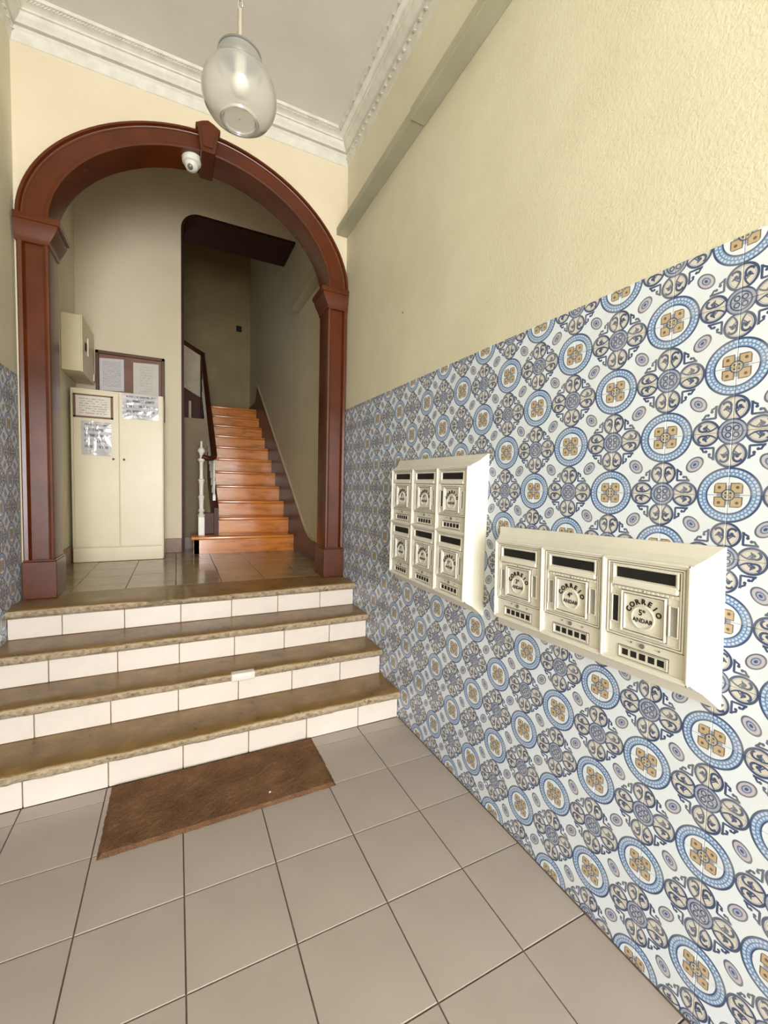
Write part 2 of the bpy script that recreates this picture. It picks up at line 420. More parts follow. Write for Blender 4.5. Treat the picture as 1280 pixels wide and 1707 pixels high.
# ceiling cornice, mitred round the room
def sweep_rect(bm, prof, x0, x1, y0, y1):
    loops = []
    for p, z in prof:
        loops.append([bm.verts.new(q) for q in ((x0+p, y0+p, z), (x1-p, y0+p, z), (x1-p, y1-p, z), (x0+p, y1-p, z))])
    for a, b in zip(loops, loops[1:]):
        for k in range(4): bm.faces.new((a[k], a[(k+1) % 4], b[(k+1) % 4], b[k]))
prof = [(0, 3.775), (0.006, 3.778), (0.012, 3.80), (0.016, 3.83), (0.024, 3.838), (0.024, 3.846), (0.012, 3.848), (0.012, 3.856), (0.034, 3.858), (0.040, 3.868), (0.052, 3.878), (0.060, 3.892),
        (0.062, 3.902), (0.072, 3.904), (0.074, 3.912), (0.088, 3.922), (0.104, 3.926), (0.104, 3.934), (0.118, 3.936), (0.124, 3.945), (0.124, 3.952)]
bm = bm_new(); sweep_rect(bm, prof, XL, XR, Y0, YA)
cornice = struct(obj('trim_2', bm, M['cornice'], smooth=25))
def leaf_row(bm, p0, p1, inward, n, r):
    d = (Vector(p1) - Vector(p0)); L = d.length; d.normalize(); iv = Vector(inward)
    for k in range(n):
        c = Vector(p0) + d*(L*(k+0.5)/n)
        t = (d*0.75 + Vector((0, 0, 0.5)) + iv*0.35).normalized(); s = t.cross(iv).normalized(); u = s.cross(t)
        a = [bm.verts.new(c + t*dt*r*2.0 + s*ds*r + u*du*r) for dt, ds, du in ((-1,0,0),(0,-.6,0),(0,0,.7),(0,.6,0),(1,0,0),(0,0,-.5))]
        for f in ((0,2,1),(0,3,2),(4,1,2),(4,2,3),(0,1,5),(0,5,3),(4,5,1),(4,3,5)): bm.faces.new([a[i] for i in f])
bm = bm_new()
for (a, b, iv) in (((XR-0.018, Y0, 3.822), (XR-0.018, YA, 3.822), (-1, 0, 0)), ((XL+0.018, Y0, 3.822), (XL+0.018, YA, 3.822), (1, 0, 0))):
    leaf_row(bm, a, b, iv, 120, 0.013)
for (a, b, iv) in (((XR-0.11, Y0, 3.928), (XR-0.11, YA-0.1, 3.928), (-1, 0, 0)), ((XL+0.1, YA-0.11, 3.928), (XR-0.1, YA-0.11, 3.928), (0, -1, 0)), ((XL+0.11, Y0, 3.928), (XL+0.11, YA-0.1, 3.928), (1, 0, 0))):
    leaf_row(bm, a, b, iv, 110, 0.007)
o = obj('leaf_moulding', bm, M['cornice'], cornice); o['kind'] = 'stuff'

# boxed ledge along the right wall, in two butted lengths
bm = bm_new()
add_box(bm, XR-0.085, XR, 2.018, YA, 3.261, 3.315, 0.003); add_box(bm, XR-0.090, XR, Y0, 2.016, 3.257, 3.315, 0.003)
struct(obj('trim_3', bm, M['ledge']))
bm = bm_new(); add_box(bm, XR-0.088, XR, YA+0.15, 4.55, 3.20, 3.30, 0.004)
struct(obj('trim_4', bm, M['ledge']))

# ------------------------------------------------------------------ floors
bm = bm_new(); add_box(bm, XL, XR, Y0, 2.2, -0.1, -0.004); add_box(bm, XR-0.005, XR-0.0005, Y0, 2.13, -0.004, 0.0042)
floor = struct(obj('floor', bm, M['grout']))
def tile_grid(parent, mat, name, xs, ys, z, gap, th):
    cache = {}
    for i in range(len(xs)-1):
        for j in range(len(ys)-1):
            w = round(xs[i+1]-xs[i]-gap, 4); d = round(ys[j+1]-ys[j]-gap, 4)
            if w < 0.01 or d < 0.01: continue
            if (w, d) not in cache:
                bm = bm_new()
                b = 0.0012
                vs = [bm.verts.new(p) for p in ((-w/2,-d/2,-th),(w/2,-d/2,-th),(w/2,d/2,-th),(-w/2,d/2,-th),(-w/2,-d/2,-b),(w/2,-d/2,-b),(w/2,d/2,-b),(-w/2,d/2,-b),(-w/2+b,-d/2+b,0),(w/2-b,-d/2+b,0),(w/2-b,d/2-b,0),(-w/2+b,d/2-b,0))]
                for q in ((0,1,5,4),(1,2,6,5),(2,3,7,6),(3,0,4,7),(4,5,9,8),(5,6,10,9),(6,7,11,10),(7,4,8,11),(8,9,10,11)): bm.faces.new([vs[k] for k in q])
                me = bpy.data.meshes.new(name); bm.to_mesh(me); bm.free(); me.materials.append(mat); cache[(w, d)] = me
            dz = random.uniform(-0.0004, 0.0004)
            inst(name, cache[(w, d)], parent, ((xs[i]+xs[i+1])/2, (ys[j]+ys[j+1])/2, z + dz))
xs = [XL] + [-0.579 + 0.2985*k for k in range(6)] + [XR-0.001]
ys = [1.1555 - 0.2985*k for k in range(-3, 17)][::-1] + [2.14]
tile_grid(floor, M['floor_tile'], 'floor_tile', xs, ys, 0.0, 0.0042, 0.008)
bm = bm_new(); add_box(bm, XL, XR, 3.19, 5.1, 0.55, ZH-0.004)
floor_hall = struct(obj('floor_hall', bm, M['grout']))
xs = [XL] + [-0.604 + 0.2985*k for k in range(6)] + [XR-0.001]
ys = [3.2] + [3.37 + 0.2985*k for k in range(6)] + [5.02]
tile_grid(floor_hall, M['hall_tile'], 'floor_tile', xs, ys, ZH, 0.0035, 0.006)

# ------------------------------------------------------------------ patterned tiles on both walls
TW, THh = 0.1522, 0.15
def wall_tile_mesh(flip, side):
    w, h, t, b = TW-0.0010, THh-0.0010, 0.004, 0.0009
    # local frame: a along y, c = towards the room
    bm = bm_new(); ul = bm.loops.layers.uv.new('uv')
    P = lambda a, z, c: (-c*side, a, z)
    vs = [bm.verts.new(p) for p in (P(-w/2,-h/2,-t),P(w/2,-h/2,-t),P(w/2,h/2,-t),P(-w/2,h/2,-t),P(-w/2,-h/2,-b),P(w/2,-h/2,-b),P(w/2,h/2,-b),P(-w/2,h/2,-b),
                                    P(-w/2+b,-h/2+b,0),P(w/2-b,-h/2+b,0),P(w/2-b,h/2-b,0),P(-w/2+b,h/2-b,0))]
    for q in ((0,1,5,4),(1,2,6,5),(2,3,7,6),(3,0,4,7),(4,5,9,8),(5,6,10,9),(6,7,11,10),(7,4,8,11),(8,9,10,11)):
        bm.faces.new([vs[k] for k in q])
    bmesh.ops.recalc_face_normals(bm, faces=bm.faces)
    for f in bm.faces:
        if (f.calc_center_median().x * side) < -0.0 and f.normal.x*side > 0: f.normal_flip()
    for f in bm.faces:
        for l in f.loops:
            u = l.vert.co.y/TW + 0.5; v = l.vert.co.z/THh + 0.5
            l[ul].uv = (1-u if flip else u, v)
    me = bpy.data.meshes.new('wall_tile'); bm.to_mesh(me); bm.free(); me.materials.append(M['azulejo']); return me
for wall, side, x, iy0, iy1, yoff in ((wall_right, 1, XR, -5, 17, 0.541), (wall_left, -1, XL, 3, 17, 0.541)):
    mA, mB = wall_tile_mesh(False, side), wall_tile_mesh(True, side)
    for i in range(iy0, iy1):
        for j in range(13):
            yc = yoff + TW*(i+0.5); zc = 1.954 - THh*(j+0.5)
            if yc + TW/2 > YA + 0.03: continue
            inst('wall_tile', mA if (i + j + 1) % 2 == 0 else mB, wall, (x - side*(0.003 + random.uniform(0, 0.0004)), yc, zc))

# ------------------------------------------------------------------ entrance steps
RY = [2.14, 2.39, 2.62, 2.865]; RZ = 0.16375
steps = thing('entrance_steps', 'four worn brown stone steps with cream tiled risers rising to the arch', 'steps', (0.18, 2.14, 0))
bm = bm_new()
add_prism(bm, [(RY[0]+0.014, 0.0), (RY[0]+0.014, RZ-0.05), (RY[1]+0.014, RZ-0.05), (RY[1]+0.014, 2*RZ-0.05), (RY[2]+0.014, 2*RZ-0.05), (RY[2]+0.014, 3*RZ-0.05), (RY[3]+0.014, 3*RZ-0.05), (RY[3]+0.014, 4*RZ-0.05), (3.19, 4*RZ-0.05), (3.19, 0.0)], 'x', XL+0.004, XR-0.006)
obj('step_core', bm, M['concrete'], steps)
def tread(k, y0, y1, zt):
    rnd = random.Random(40+k); n = 110; X0, X1 = XL+0.0045, XR-0.0055
    ph = [rnd.uniform(0, 6.28) for _ in range(6)]
    bm = bm_new(); ul = bm.loops.layers.uv.new('uv'); rings = []; dist = [0.075, 0.045, 0.02, 0.006, 0.0, 0.010, 0.03, 0.1, 1.0]
    for i in range(n+1):
        x = X0 + (X1-X0)*i/n; c = math.exp(-((x-0.15)/0.55)**2)
        wear = 0.007*c + 0.0025*math.sin(5*x+ph[0]) + 0.0015*math.sin(17*x+ph[1])
        chip = max(0, 0.5*math.sin(9*x+ph[2]) + 0.5*math.sin(23*x+ph[3]) + 0.6*math.sin(41*x+ph[4]) - 0.35)*0.012*(0.4+0.6*c) + rnd.uniform(0, 0.002)
        if k == 3 and -0.16 < x < 0.06: chip += rnd.uniform(0.004, 0.02); wear += rnd.uniform(0.0, 0.012)
        back = 0.004*c + 0.002*math.sin(11*x+ph[5])
        yf = y0 + back
        pts = [(y0+0.075, zt-0.05), (y0+0.034+chip*0.6, zt-0.05), (yf+0.012+chip, zt-0.044+chip*0.5), (yf+0.003+chip*0.7, zt-0.030), (yf, zt-0.016), (yf+0.006, zt-0.006-wear*0.5), (yf+0.022, zt-wear*0.8), (y0+0.10, zt-wear*0.35), (y1, zt)]
        rings.append([bm.verts.new((x, p[0], p[1])) for p in pts])
    for i in range(n):
        for q in range(8):
            f = bm.faces.new((rings[i][q], rings[i+1][q], rings[i+1][q+1], rings[i][q+1]))
            for l in f.loops:
                ii = i if l.vert in rings[i] else i+1; qq = rings[ii].index(l.vert)
                d = l.vert.co.y - y0 if qq >= 5 else -0.02 + (zt - l.vert.co.z)*0.4
                l[ul].uv = (l.vert.co.x, d)
    for r in (rings[0], rings[-1]): bm.faces.new(r + [bm.verts.new((r[0].co.x, y1, zt-0.05))])
    return obj('tread', bm, M['stone'], steps, smooth=40)
for k in range(4):
    tread(k, RY[k]-0.030, (RY[k+1]+0.02 if k < 3 else 3.195), RZ*(k+1) if k < 3 else ZH)
joints = [-0.577 + 0.2985*k for k in range(6)]
cache = {}
for k in range(4):
    offs = (0.003, -0.016, -0.010, 0.0)[k]
    js = [XL+0.005] + [j+offs for j in joints] + [XR-0.007]
    for a, b in zip(js, js[1:]):
        w = round(b-a-0.004, 3)
        if w not in cache:
            bm = bm_new(); add_box(bm, -w/2, w/2, -0.007, 0.007, -0.056, 0.056, 0.0015)
            me = bpy.data.meshes.new('riser_tile'); bm.to_mesh(me); bm.free(); me.materials.append(M['riser_tile']); cache[w] = me
        o = inst('riser_tile', cache[w], steps, ((a+b)/2, RY[k]+0.007+random.uniform(-0.0015, 0.001), RZ*k+0.0575))
        o.rotation_euler = (random.uniform(-0.012, 0.012), random.uniform(-0.004, 0.004), 0)
bm = bm_new(); add_box(bm, 0.262, 0.388, 2.354, 2.40, 2*RZ-0.045, 2*RZ-0.0015, 0.008, 3)
o = obj('repair_patch', bm, M['riser_tile'], steps, smooth=50); o['label'] = 'pale patch let into the worn edge of the second step'

# ------------------------------------------------------------------ door mat
bm = bm_new()
nx, ny = 60, 28; grid = []
for i in range(nx+1):
    row = []
    for j in range(ny+1):
        u, v = i/nx, j/ny
        row.append(bm.verts.new((-0.262+0.908*u + random.uniform(-1, 1)*0.0018, 1.738+0.396*v - 0.012*(1-u)*(1-v) + random.uniform(-1, 1)*0.0018, 0.011 + random.uniform(0, 0.0025) if 0 < i < nx and 0 < j < ny else 0.0012)))
    grid.append(row)
for i in range(nx):
    for j in range(ny): bm.faces.new((grid[i][j], grid[i+1][j], grid[i+1][j+1], grid[i][j+1]))
tag(obj('doormat', bm, M['coir'], origin=(0.19, 1.94, 0)), 'plain brown coir doormat lying against the bottom step', 'doormat')
def scrap(p, s, label, rot):
    bm = bm_new()
    vs = [bm.verts.new((a*s, b*s, c*s)) for a, b, c in ((-1,-.5,.03),(.3,-.7,.25),(1,.1,.1),(.4,.8,.45),(-.7,.6,.2),(0,0,.6))]
    for q in ((0,1,5),(1,2,5),(2,3,5),(3,4,5),(4,0,5),(4,3,2),(4,2,1),(4,1,0)): bm.faces.new([vs[i] for i in q])
    o = obj('paper_scrap', bm, M['stick'], local=True); o.location = p; o.rotation_euler = (0, 0, rot); tag(o, label, 'litter')
scrap((0.362, 1.80, 0.0135), 0.006, 'tiny white scrap lying on the brown doormat', 0.3)
scrap((-0.142, 1.742, 0.0005), 0.0065, 'tiny white scrap on the tiles just below the mat\'s left end', 1.1)

# ------------------------------------------------------------------ arch surround
arch = thing('arch_surround', 'glossy red-brown moulded arch with keystone around the passage to the stairs', 'arch', (ACX, YA, ZH))
YF = 3.118
profile = [(0.0, YA+0.002), (0.0, 3.100), (0.03, 3.094), (0.12, 3.094), (0.16, 3.110), (0.20, 3.112), (0.24, YF), (0.80, YF), (0.83, 3.106), (0.93, 3.104), (0.99, 3.110), (1.0, 3.118), (1.0, 3.32), (0.3, 3.32)]
bm = bm_new(); rings = []
for t in TH:
    ring = []
    for f, y in profile:
        x, z = arch_pt(f, t); ring.append(bm.verts.new((min(max(x, XL+0.003), XR-0.003), y, z)))
    rings.append(ring)
for a, b in zip(rings, rings[1:]):
    for k in range(len(profile)-1): bm.faces.new((a[k], b[k], b[k+1], a[k+1]))
obj('archivolt', bm, M['brown_paint'], arch, smooth=28)
def pilaster(xi, xo):
    sg = 1 if xo > xi else -1                                           # outward direction
    lim = lambda x: min(max(x, XL+0.003), XR-0.004)
    bm = bm_new()
    w = abs(xo-xi)
    # shaft cross-section with the same mouldings as the arch
    pts = [(xi, 3.32), (xi, YF), (xi+sg*0.002, 3.108), (xi+sg*0.012, 3.104), (xi+sg*0.024, 3.106), (xi+sg*0.028, YF), (xo-sg*0.036, YF), (xo-sg*0.03, 3.110), (xo-sg*0.024, 3.096), (xo-sg*0.006, 3.094), (xo, 3.100), (xo, 3.32)]
    pts = [(lim(a), b) for a, b in pts]
    add_prism(bm, pts, 'z', 0.88, 2.74)
    p = obj('pilaster', bm, M['brown_paint'], arch, smooth=28)
    bm = bm_new()
    a, b = sorted((lim(xi-sg*0.014), lim(xo+sg*0.006)))
    add_box(bm, a, b, 3.086, 3.325, ZH, 0.875, 0.004, 2)
    add_box(bm, a+0.004, b-0.004, 3.092, 3.322, 0.875, 0.886, 0.003)
    obj('plinth', bm, M['brown_paint'], p)
    bm = bm_new(); rings = []
    for e, z in ((0.0, 2.69), (0.008, 2.695), (0.010, 2.712), (0.016, 2.722), (0.034, 2.755), (0.048, 2.785), (0.05, 2.80), (0.062, 2.802), (0.064, 2.83), (0.058, 2.838), (0.0, 2.842)):
        x_in = lim(xi - sg*e); x_out = lim(xo + sg*min(e, 0.008))
        rings.append([bm.verts.new(q) for q in ((x_in, YF-0.02-e*0.40, z), (x_out, YF-0.02-e*0.40, z), (x_out, 3.322, z), (x_in, 3.322, z))])
    for r0, r1 in zip(rings, rings[1:]):
        for k in range(4): bm.faces.new((r0[k], r0[(k+1) % 4], r1[(k+1) % 4], r1[k]))
    bm.faces.new(rings[0][::-1]); bm.faces.new(rings[-1])
    obj('capital', bm, M['brown_paint'], p, smooth=28)
pilaster(-0.656, -0.800); pilaster(1.026, 1.172)
bm = bm_new()
add_prism(bm, [(ACX-0.042, 3.475), (ACX+0.042, 3.475), (ACX+0.060, 3.615), (ACX+0.074, 3.620), (ACX+0.074, 3.636), (ACX+0.03, 3.652), (ACX, 3.672), (ACX-0.03, 3.652), (ACX-0.074, 3.636), (ACX-0.074, 3.620), (ACX-0.060, 3.615)], 'y', 3.052, 3.33)
add_prism(bm, [(ACX-0.028, 3.50), (ACX+0.028, 3.50), (ACX+0.046, 3.625), (ACX-0.046, 3.625)], 'y', 3.040, 3.06)
bmesh.ops.bevel(bm, geom=list(bm.edges), offset=0.004, segments=1, affect='EDGES')
obj('keystone', bm, M['brown_paint'], arch)

# ------------------------------------------------------------------ security camera
sc = thing('security_camera', 'small white dome camera fixed under the arch beside the keystone', 'camera', (0.095, 3.19, 3.48))
bm = bm_new(); add_lathe(bm, [(0.058, 3.512), (0.060, 3.48), (0.056, 3.462), (0.046, 3.456)], 0.095, 3.19, 28)
obj('housing', bm, M['plastic_white'], sc, smooth=40)
bm = bm_new(); add_lathe(bm, [(0.045, 3.458), (0.043, 3.44), (0.034, 3.424), (0.02, 3.414), (0.004, 3.410)], 0.095, 3.19, 24)
obj('dome', bm, M['plastic_white'], sc, smooth=60)
bm = bm_new(); bmesh.ops.create_uvsphere(bm, u_segments=16, v_segments=10, radius=0.020); bmesh.ops.translate(bm, verts=bm.verts, vec=(0.088, 3.170, 3.430))
o = obj('lens', bm, M['grey'], sc, smooth=60); o['label'] = 'dark grey lens'

# ------------------------------------------------------------------ pendant lamp
LX, LY, LZ = 0.192, 1.545, 2.655
lamp = thing('pendant_lamp', 'frosted glass globe lamp hanging on a chain from the ceiling', 'lamp', (LX, LY, LZ))
pr = [(0.0600, LZ+0.104), (0.0690, LZ+0.100), (0.0710, LZ+0.092), (0.0700, LZ+0.072), (0.0715, LZ+0.062), (0.080, LZ+0.055), (0.098, LZ+0.040), (0.112, LZ+0.016), (0.1185, LZ-0.012), (0.1180, LZ-0.030), (0.111, LZ-0.054), (0.098, LZ-0.074), (0.080, LZ-0.088), (0.064, LZ-0.0945), (0.061, LZ-0.101), (0.056, LZ-0.1015), (0.052, LZ-0.094), (0.034, LZ-0.090), (0.014, LZ-0.091), (0.002, LZ-0.092)]
# inner wall so that the glass is a real shell
inner = [(max(r-0.004, 0.0015), z+(0.004 if z < LZ else 0.0)) for r, z in pr[::-1]]
bm = bm_new(); add_lathe(bm, pr + inner, LX, LY, 48, cap=False)
a = [v for v in bm.verts]
obj('globe', bm, M['glass'], lamp, smooth=40)
bm = bm_new(); add_lathe(bm, [(0.012, LZ+0.138), (0.03, LZ+0.130), (0.058, LZ+0.116), (0.069, LZ+0.109), (0.070, LZ+0.102), (0.067, LZ+0.101), (0.058, LZ+0.108), (0.012, LZ+0.125)], LX, LY, 32)
o = obj('gallery', bm, M['grey'], lamp, smooth=35)
bm = bm_new(); add_lathe(bm, [(0.018, LZ+0.125), (0.018, LZ+0.07), (0.016, LZ+0.065)], LX, LY, 16); obj('socket', bm, M['plastic_white'], lamp, smooth=40)
bm = bm_new(); add_lathe(bm, [(0.012, LZ+0.066), (0.016, LZ+0.05), (0.026, LZ+0.025), (0.028, LZ+0.010), (0.022, LZ-0.008), (0.008, LZ-0.018)], LX, LY, 16); obj('bulb', bm, M['plastic_white'], lamp, smooth=60)
bm = bm_new(); add_lathe(bm, [(0.006, LZ+0.252), (0.0085, LZ+0.25), (0.0085, LZ+0.142), (0.014, LZ+0.139), (0.014, LZ+0.131)], LX, LY, 12); obj('stem', bm, M['chrome'], lamp, smooth=40)
zz = LZ+0.246; k = 0
def link_mesh(L, w, r):
    bm = bm_new(); pts = []
    for i in range(17):
        t = 2*math.pi*i/16; pts.append((w*math.cos(t), 0, L/2*math.sin(t)))
    add_tube(bm, pts, r, 6); bmesh.ops.recalc_face_normals(bm, faces=bm.faces)
    me = bpy.data.meshes.new('chain_link'); bm.to_mesh(me); bm.free(); me.materials.append(M['chrome'])
    me.polygons.foreach_set('use_smooth', [True]*len(me.polygons)); return me
lm = link_mesh(0.046, 0.0085, 0.0025)
while zz < ZC - 0.05:
    zz += 0.020; o = inst('chain_link', lm, lamp, (LX, LY, zz)); o.rotation_euler = (0, 0, R(90)*(k % 2) + 0.5); zz += 0.018; k += 1
bm = bm_new(); add_lathe(bm, [(0.004, ZC-0.055), (0.012, ZC-0.05), (0.04, ZC-0.035), (0.052, ZC-0.012), (0.054, ZC)], LX, LY, 24); obj('ceiling_rose', bm, M['chrome'], lamp, smooth=40)

# ------------------------------------------------------------------ hall: baseboards
bm = bm_new(); add_box(bm, -0.104, OX-0.001, YH-0.014, YH, ZH, ZH+0.145, 0.003)
struct(obj('baseboard_back', bm, M['base_tile']))
bm = bm_new(); add_box(bm, XL, XL+0.014, 3.33, YH, ZH, ZH+0.145, 0.003)
struct(obj('baseboard_left', bm, M['base_tile']))
# right: skirting that sweeps up into the wall string of the stairs
SL = 0.70
pts = [(3.30, ZH), (3.30, 0.845), (3.75, 0.838), (3.92, 0.842), (4.05, 0.868), (4.15, 0.912), (4.25, 0.972)]
pts += [(7.05, 0.972 + SL*(7.05-4.25)), (7.2, 2.72), (7.9, 2.72), (7.9, 2.35), (6.9, 2.2), (4.9, ZH)]
bm = bm_new(); add_prism(bm, pts, 'x', XR-0.022, XR-0.001)
sk = struct(obj('baseboard_right', bm, M['skirting']))
bm = bm_new()  # cream strip stands in for the highlight along the skirting's top edge
top = pts[1:9]
for (a, b) in zip(top, top[1:]):
    add_prism(bm, [(a[0], a[1]), (b[0], b[1]), (b[0], b[1]+0.014), (a[0], a[1]+0.014)], 'x', XR-0.02, XR-0.001)
o = obj('skirting_highlight', bm, M['cream_wood'], sk); o['label'] = 'cream strip painted as the highlight on the skirting top'

# ------------------------------------------------------------------ wooden staircase
stair = thing('wooden_staircase', 'varnished orange pine staircase with dark handrail and white newel post', 'staircase', (0.75, 4.58, ZH))
NY, RUN, RIS, NST = 4.565, 0.25, 0.174, 11
SXL, SXR = 0.40, XR-0.023
for k in range(NST):
    y = NY + RUN*k; z = ZH + RIS*(k+1)
    xl = 0.150 if k == 0 else SXL
    bm = bm_new(); add_box(bm, xl, SXR, y+0.022, y+0.044, ZH + RIS*k + (0.0 if k == 0 else 0.0), z-0.034)
    obj('riser', bm, M['pine'], stair)
    bm = bm_new(); add_box(bm, xl-(0.025 if k == 0 else 0.0), SXR, y-0.006, y+RUN+0.044 if k < NST-1 else y+0.88, z-0.034, z, 0.010, 3)
    obj('tread', bm, M['pine'], stair, smooth=50)
# open string on the left, its dark face and the step's return
bm = bm_new()
add_prism(bm, [(4.79, ZH+RIS), (4.79, ZH+0.45), (7.10, ZH+0.45+SL*2.31), (7.10, ZH-0.02+SL*2.31+0.0), (5.05, ZH+RIS)], 'x', 0.355, SXL)
obj('string', bm, M['dark_brown'], stair)
bm = bm_new(); add_box(bm, 0.245, 0.356, 4.80, 4.84, ZH+RIS, ZH+0.40, 0.004)
obj('string_end', bm, M['dark_brown'], stair)
bm = bm_new(); add_box(bm, 0.152, 0.20, 4.587, 4.86, ZH, ZH+RIS-0.034); add_box(bm, 0.152, SXL, 4.815, 4.86, ZH, ZH+RIS-0.034)
obj('step_return', bm, M['pine'], stair)
# newel post, turned
NX, NYY = 0.226, 4.70; zb = ZH+RIS
bm = bm_new(); add_box(bm, NX-0.030, NX+0.030, NYY-0.030, NYY+0.030, zb, zb+0.19, 0.004)
newel_prof = [(0.030, 0.19), (0.034, 0.2), (0.034, 0.212), (0.024, 0.222), (0.020, 0.235), (0.030, 0.25), (0.030, 0.262), (0.021, 0.275), (0.024, 0.36), (0.027, 0.375), (0.027, 0.385), (0.030, 0.39), (0.030, 0.402), (0.022, 0.41), (0.019, 0.43), (0.022, 0.52), (0.027, 0.555), (0.030, 0.56), (0.030, 0.572), (0.020, 0.58), (0.016, 0.62), (0.018, 0.74), (0.024, 0.755), (0.034, 0.765), (0.034, 0.778), (0.018, 0.788), (0.012, 0.805), (0.018, 0.82), (0.022, 0.835), (0.033, 0.85), (0.034, 0.87), (0.024, 0.888), (0.011, 0.900), (0.010, 0.955), (0.006, 0.962)]
add_lathe(bm, [(r, zb+z) for r, z in newel_prof], NX, NYY, 20)
nw = obj('newel_post', bm, M['white_wood'], stair, smooth=35); nw['label'] = 'white turned newel post with pointed finial'
def baluster_mesh(h):
    bm = bm_new()
    add_box(bm, -0.014, 0.014, -0.014, 0.014, 0, h*0.12)
    add_lathe(bm, [(0.014, h*0.12), (0.016, h*0.14), (0.010, h*0.16), (0.012, h*0.3), (0.016, h*0.42), (0.010, h*0.46), (0.011, h*0.75), (0.015, h*0.8), (0.010, h*0.83), (0.012, h)], 0, 0, 12)
    bmesh.ops.recalc_face_normals(bm, faces=bm.faces)
    me = bpy.data.meshes.new('baluster'); bm.to_mesh(me); bm.free(); me.materials.append(M['white_wood'])
    me.polygons.foreach_set('use_smooth', [True]*len(me.polygons)); me.set_sharp_from_angle(angle=R(35)); return me
RX = 0.36
rail_z = lambda y: 1.665 + 0.745*(y-4.88)
for k in range(19):
    y = 4.90 + 0.118*k
    zbot = ZH + 0.45 + SL*(y-4.79) - 0.002
    if k == 0: b0 = baluster_mesh(1.0)
    o = inst('baluster', b0, stair, (RX+0.002, y, zbot)); o.scale = (1, 1, rail_z(y) - 0.02 - zbot)
# handrail: runs down the flight, then curls in to the newel
bm = bm_new(); pts = [(NX+0.012, NYY, 1.635), (NX+0.05, NYY-0.01, 1.618), (NX+0.09, NYY+0.015, 1.620), (RX-0.012, NYY+0.08, 1.638), (RX, 4.88, 1.665)]
for i in range(1, 9): pts.append((RX, 4.88 + 2.17*i/8, rail_z(4.88 + 2.17*i/8)))
add_tube(bm, pts, 0.032, 12, 0.026)
obj('handrail', bm, M['dark_brown'], stair, smooth=50)

# upper flight turning left: panelled balustrade, dark string and handrail
uf = thing('upper_stair_balustrade', 'cream panelled balustrade with dark handrail on the upper stair flight', 'balustrade', (0.1, 7.08, 2.6))
sl2 = -0.56; rz2 = lambda x: 3.31 + sl2*(x-RX); bz2 = lambda x: 2.65 + sl2*(x-RX)
bm = bm_new(); add_tube(bm, [(RX, 7.05, rz2(RX)), (RX-0.03, 7.07, rz2(RX)+0.02), (0.20, 7.08, rz2(0.20)), (-0.2, 7.08, rz2(-0.2)), (-0.7, 7.08, rz2(-0.7))], 0.032, 12)
obj('handrail', bm, M['dark_brown'], uf, smooth=50)
bm = bm_new(); add_box(bm, RX-0.03, RX+0.03, 7.05, 7.11, 2.35, 3.34, 0.004); obj('corner_post', bm, M['dark_brown'], uf)
bm = bm_new(); X0, X1 = -0.7, RX-0.035
add_prism(bm, [(X0, bz2(X0)), (X1, bz2(X1)), (X1, rz2(X1)-0.04), (X0, rz2(X0)-0.04)], 'y', 7.085, 7.10); obj('panel', bm, M['cream_wood'], uf)
bm = bm_new()
for x0, x1 in ((X1-0.05, X1), (0.14, 0.17), (-0.05, -0.02), (-0.3, -0.27)): add_prism(bm, [(x0, bz2(x0)), (x1, bz2(x1)), (x1, rz2(x1)-0.04), (x0, rz2(x0)-0.04)], 'y', 7.062, 7.086)
add_prism(bm, [(X0, bz2(X0)), (X1, bz2(X1)), (X1, bz2(X1)+0.06), (X0, bz2(X0)+0.06)], 'y', 7.060, 7.086)
add_prism(bm, [(X0, rz2(X0)-0.11), (X1, rz2(X1)-0.11), (X1, rz2(X1)-0.04), (X0, rz2(X0)-0.04)], 'y', 7.060, 7.086)
obj('panel_frame', bm, M['cream_wood'], uf)
bm = bm_new(); add_prism(bm, [(X0, bz2(X0)-0.42), (RX-0.03, bz2(RX-0.03)-0.42), (RX-0.03, bz2(RX-0.03)), (X0, bz2(X0))], 'y', 7.07, YB-0.01); obj('string', bm, M['dark_brown'], uf)
bm = bm_new(); add_box(bm, 0.165, 0.20, 7.045, 7.068, 2.25, 2.60, 0.003); o = obj('cover_strip', bm, M['cream_wood'], uf); o['label'] = 'narrow cream strip on the dark string'
# small dark switch on the stairwell wall
sw = thing('wall_switch', 'small dark square switch on the stairwell back wall', 'switch', (0.985, YB, 4.09))
bm = bm_new(); add_box(bm, 0.945, 1.035, YB-0.014, YB, 4.04, 4.14, 0.004); obj('plate', bm, M['black'], sw)
bm = bm_new(); add_box(bm, 0.965, 1.015, YB-0.02, YB-0.013, 4.06, 4.12, 0.003); obj('rocker', bm, M['black'], sw)

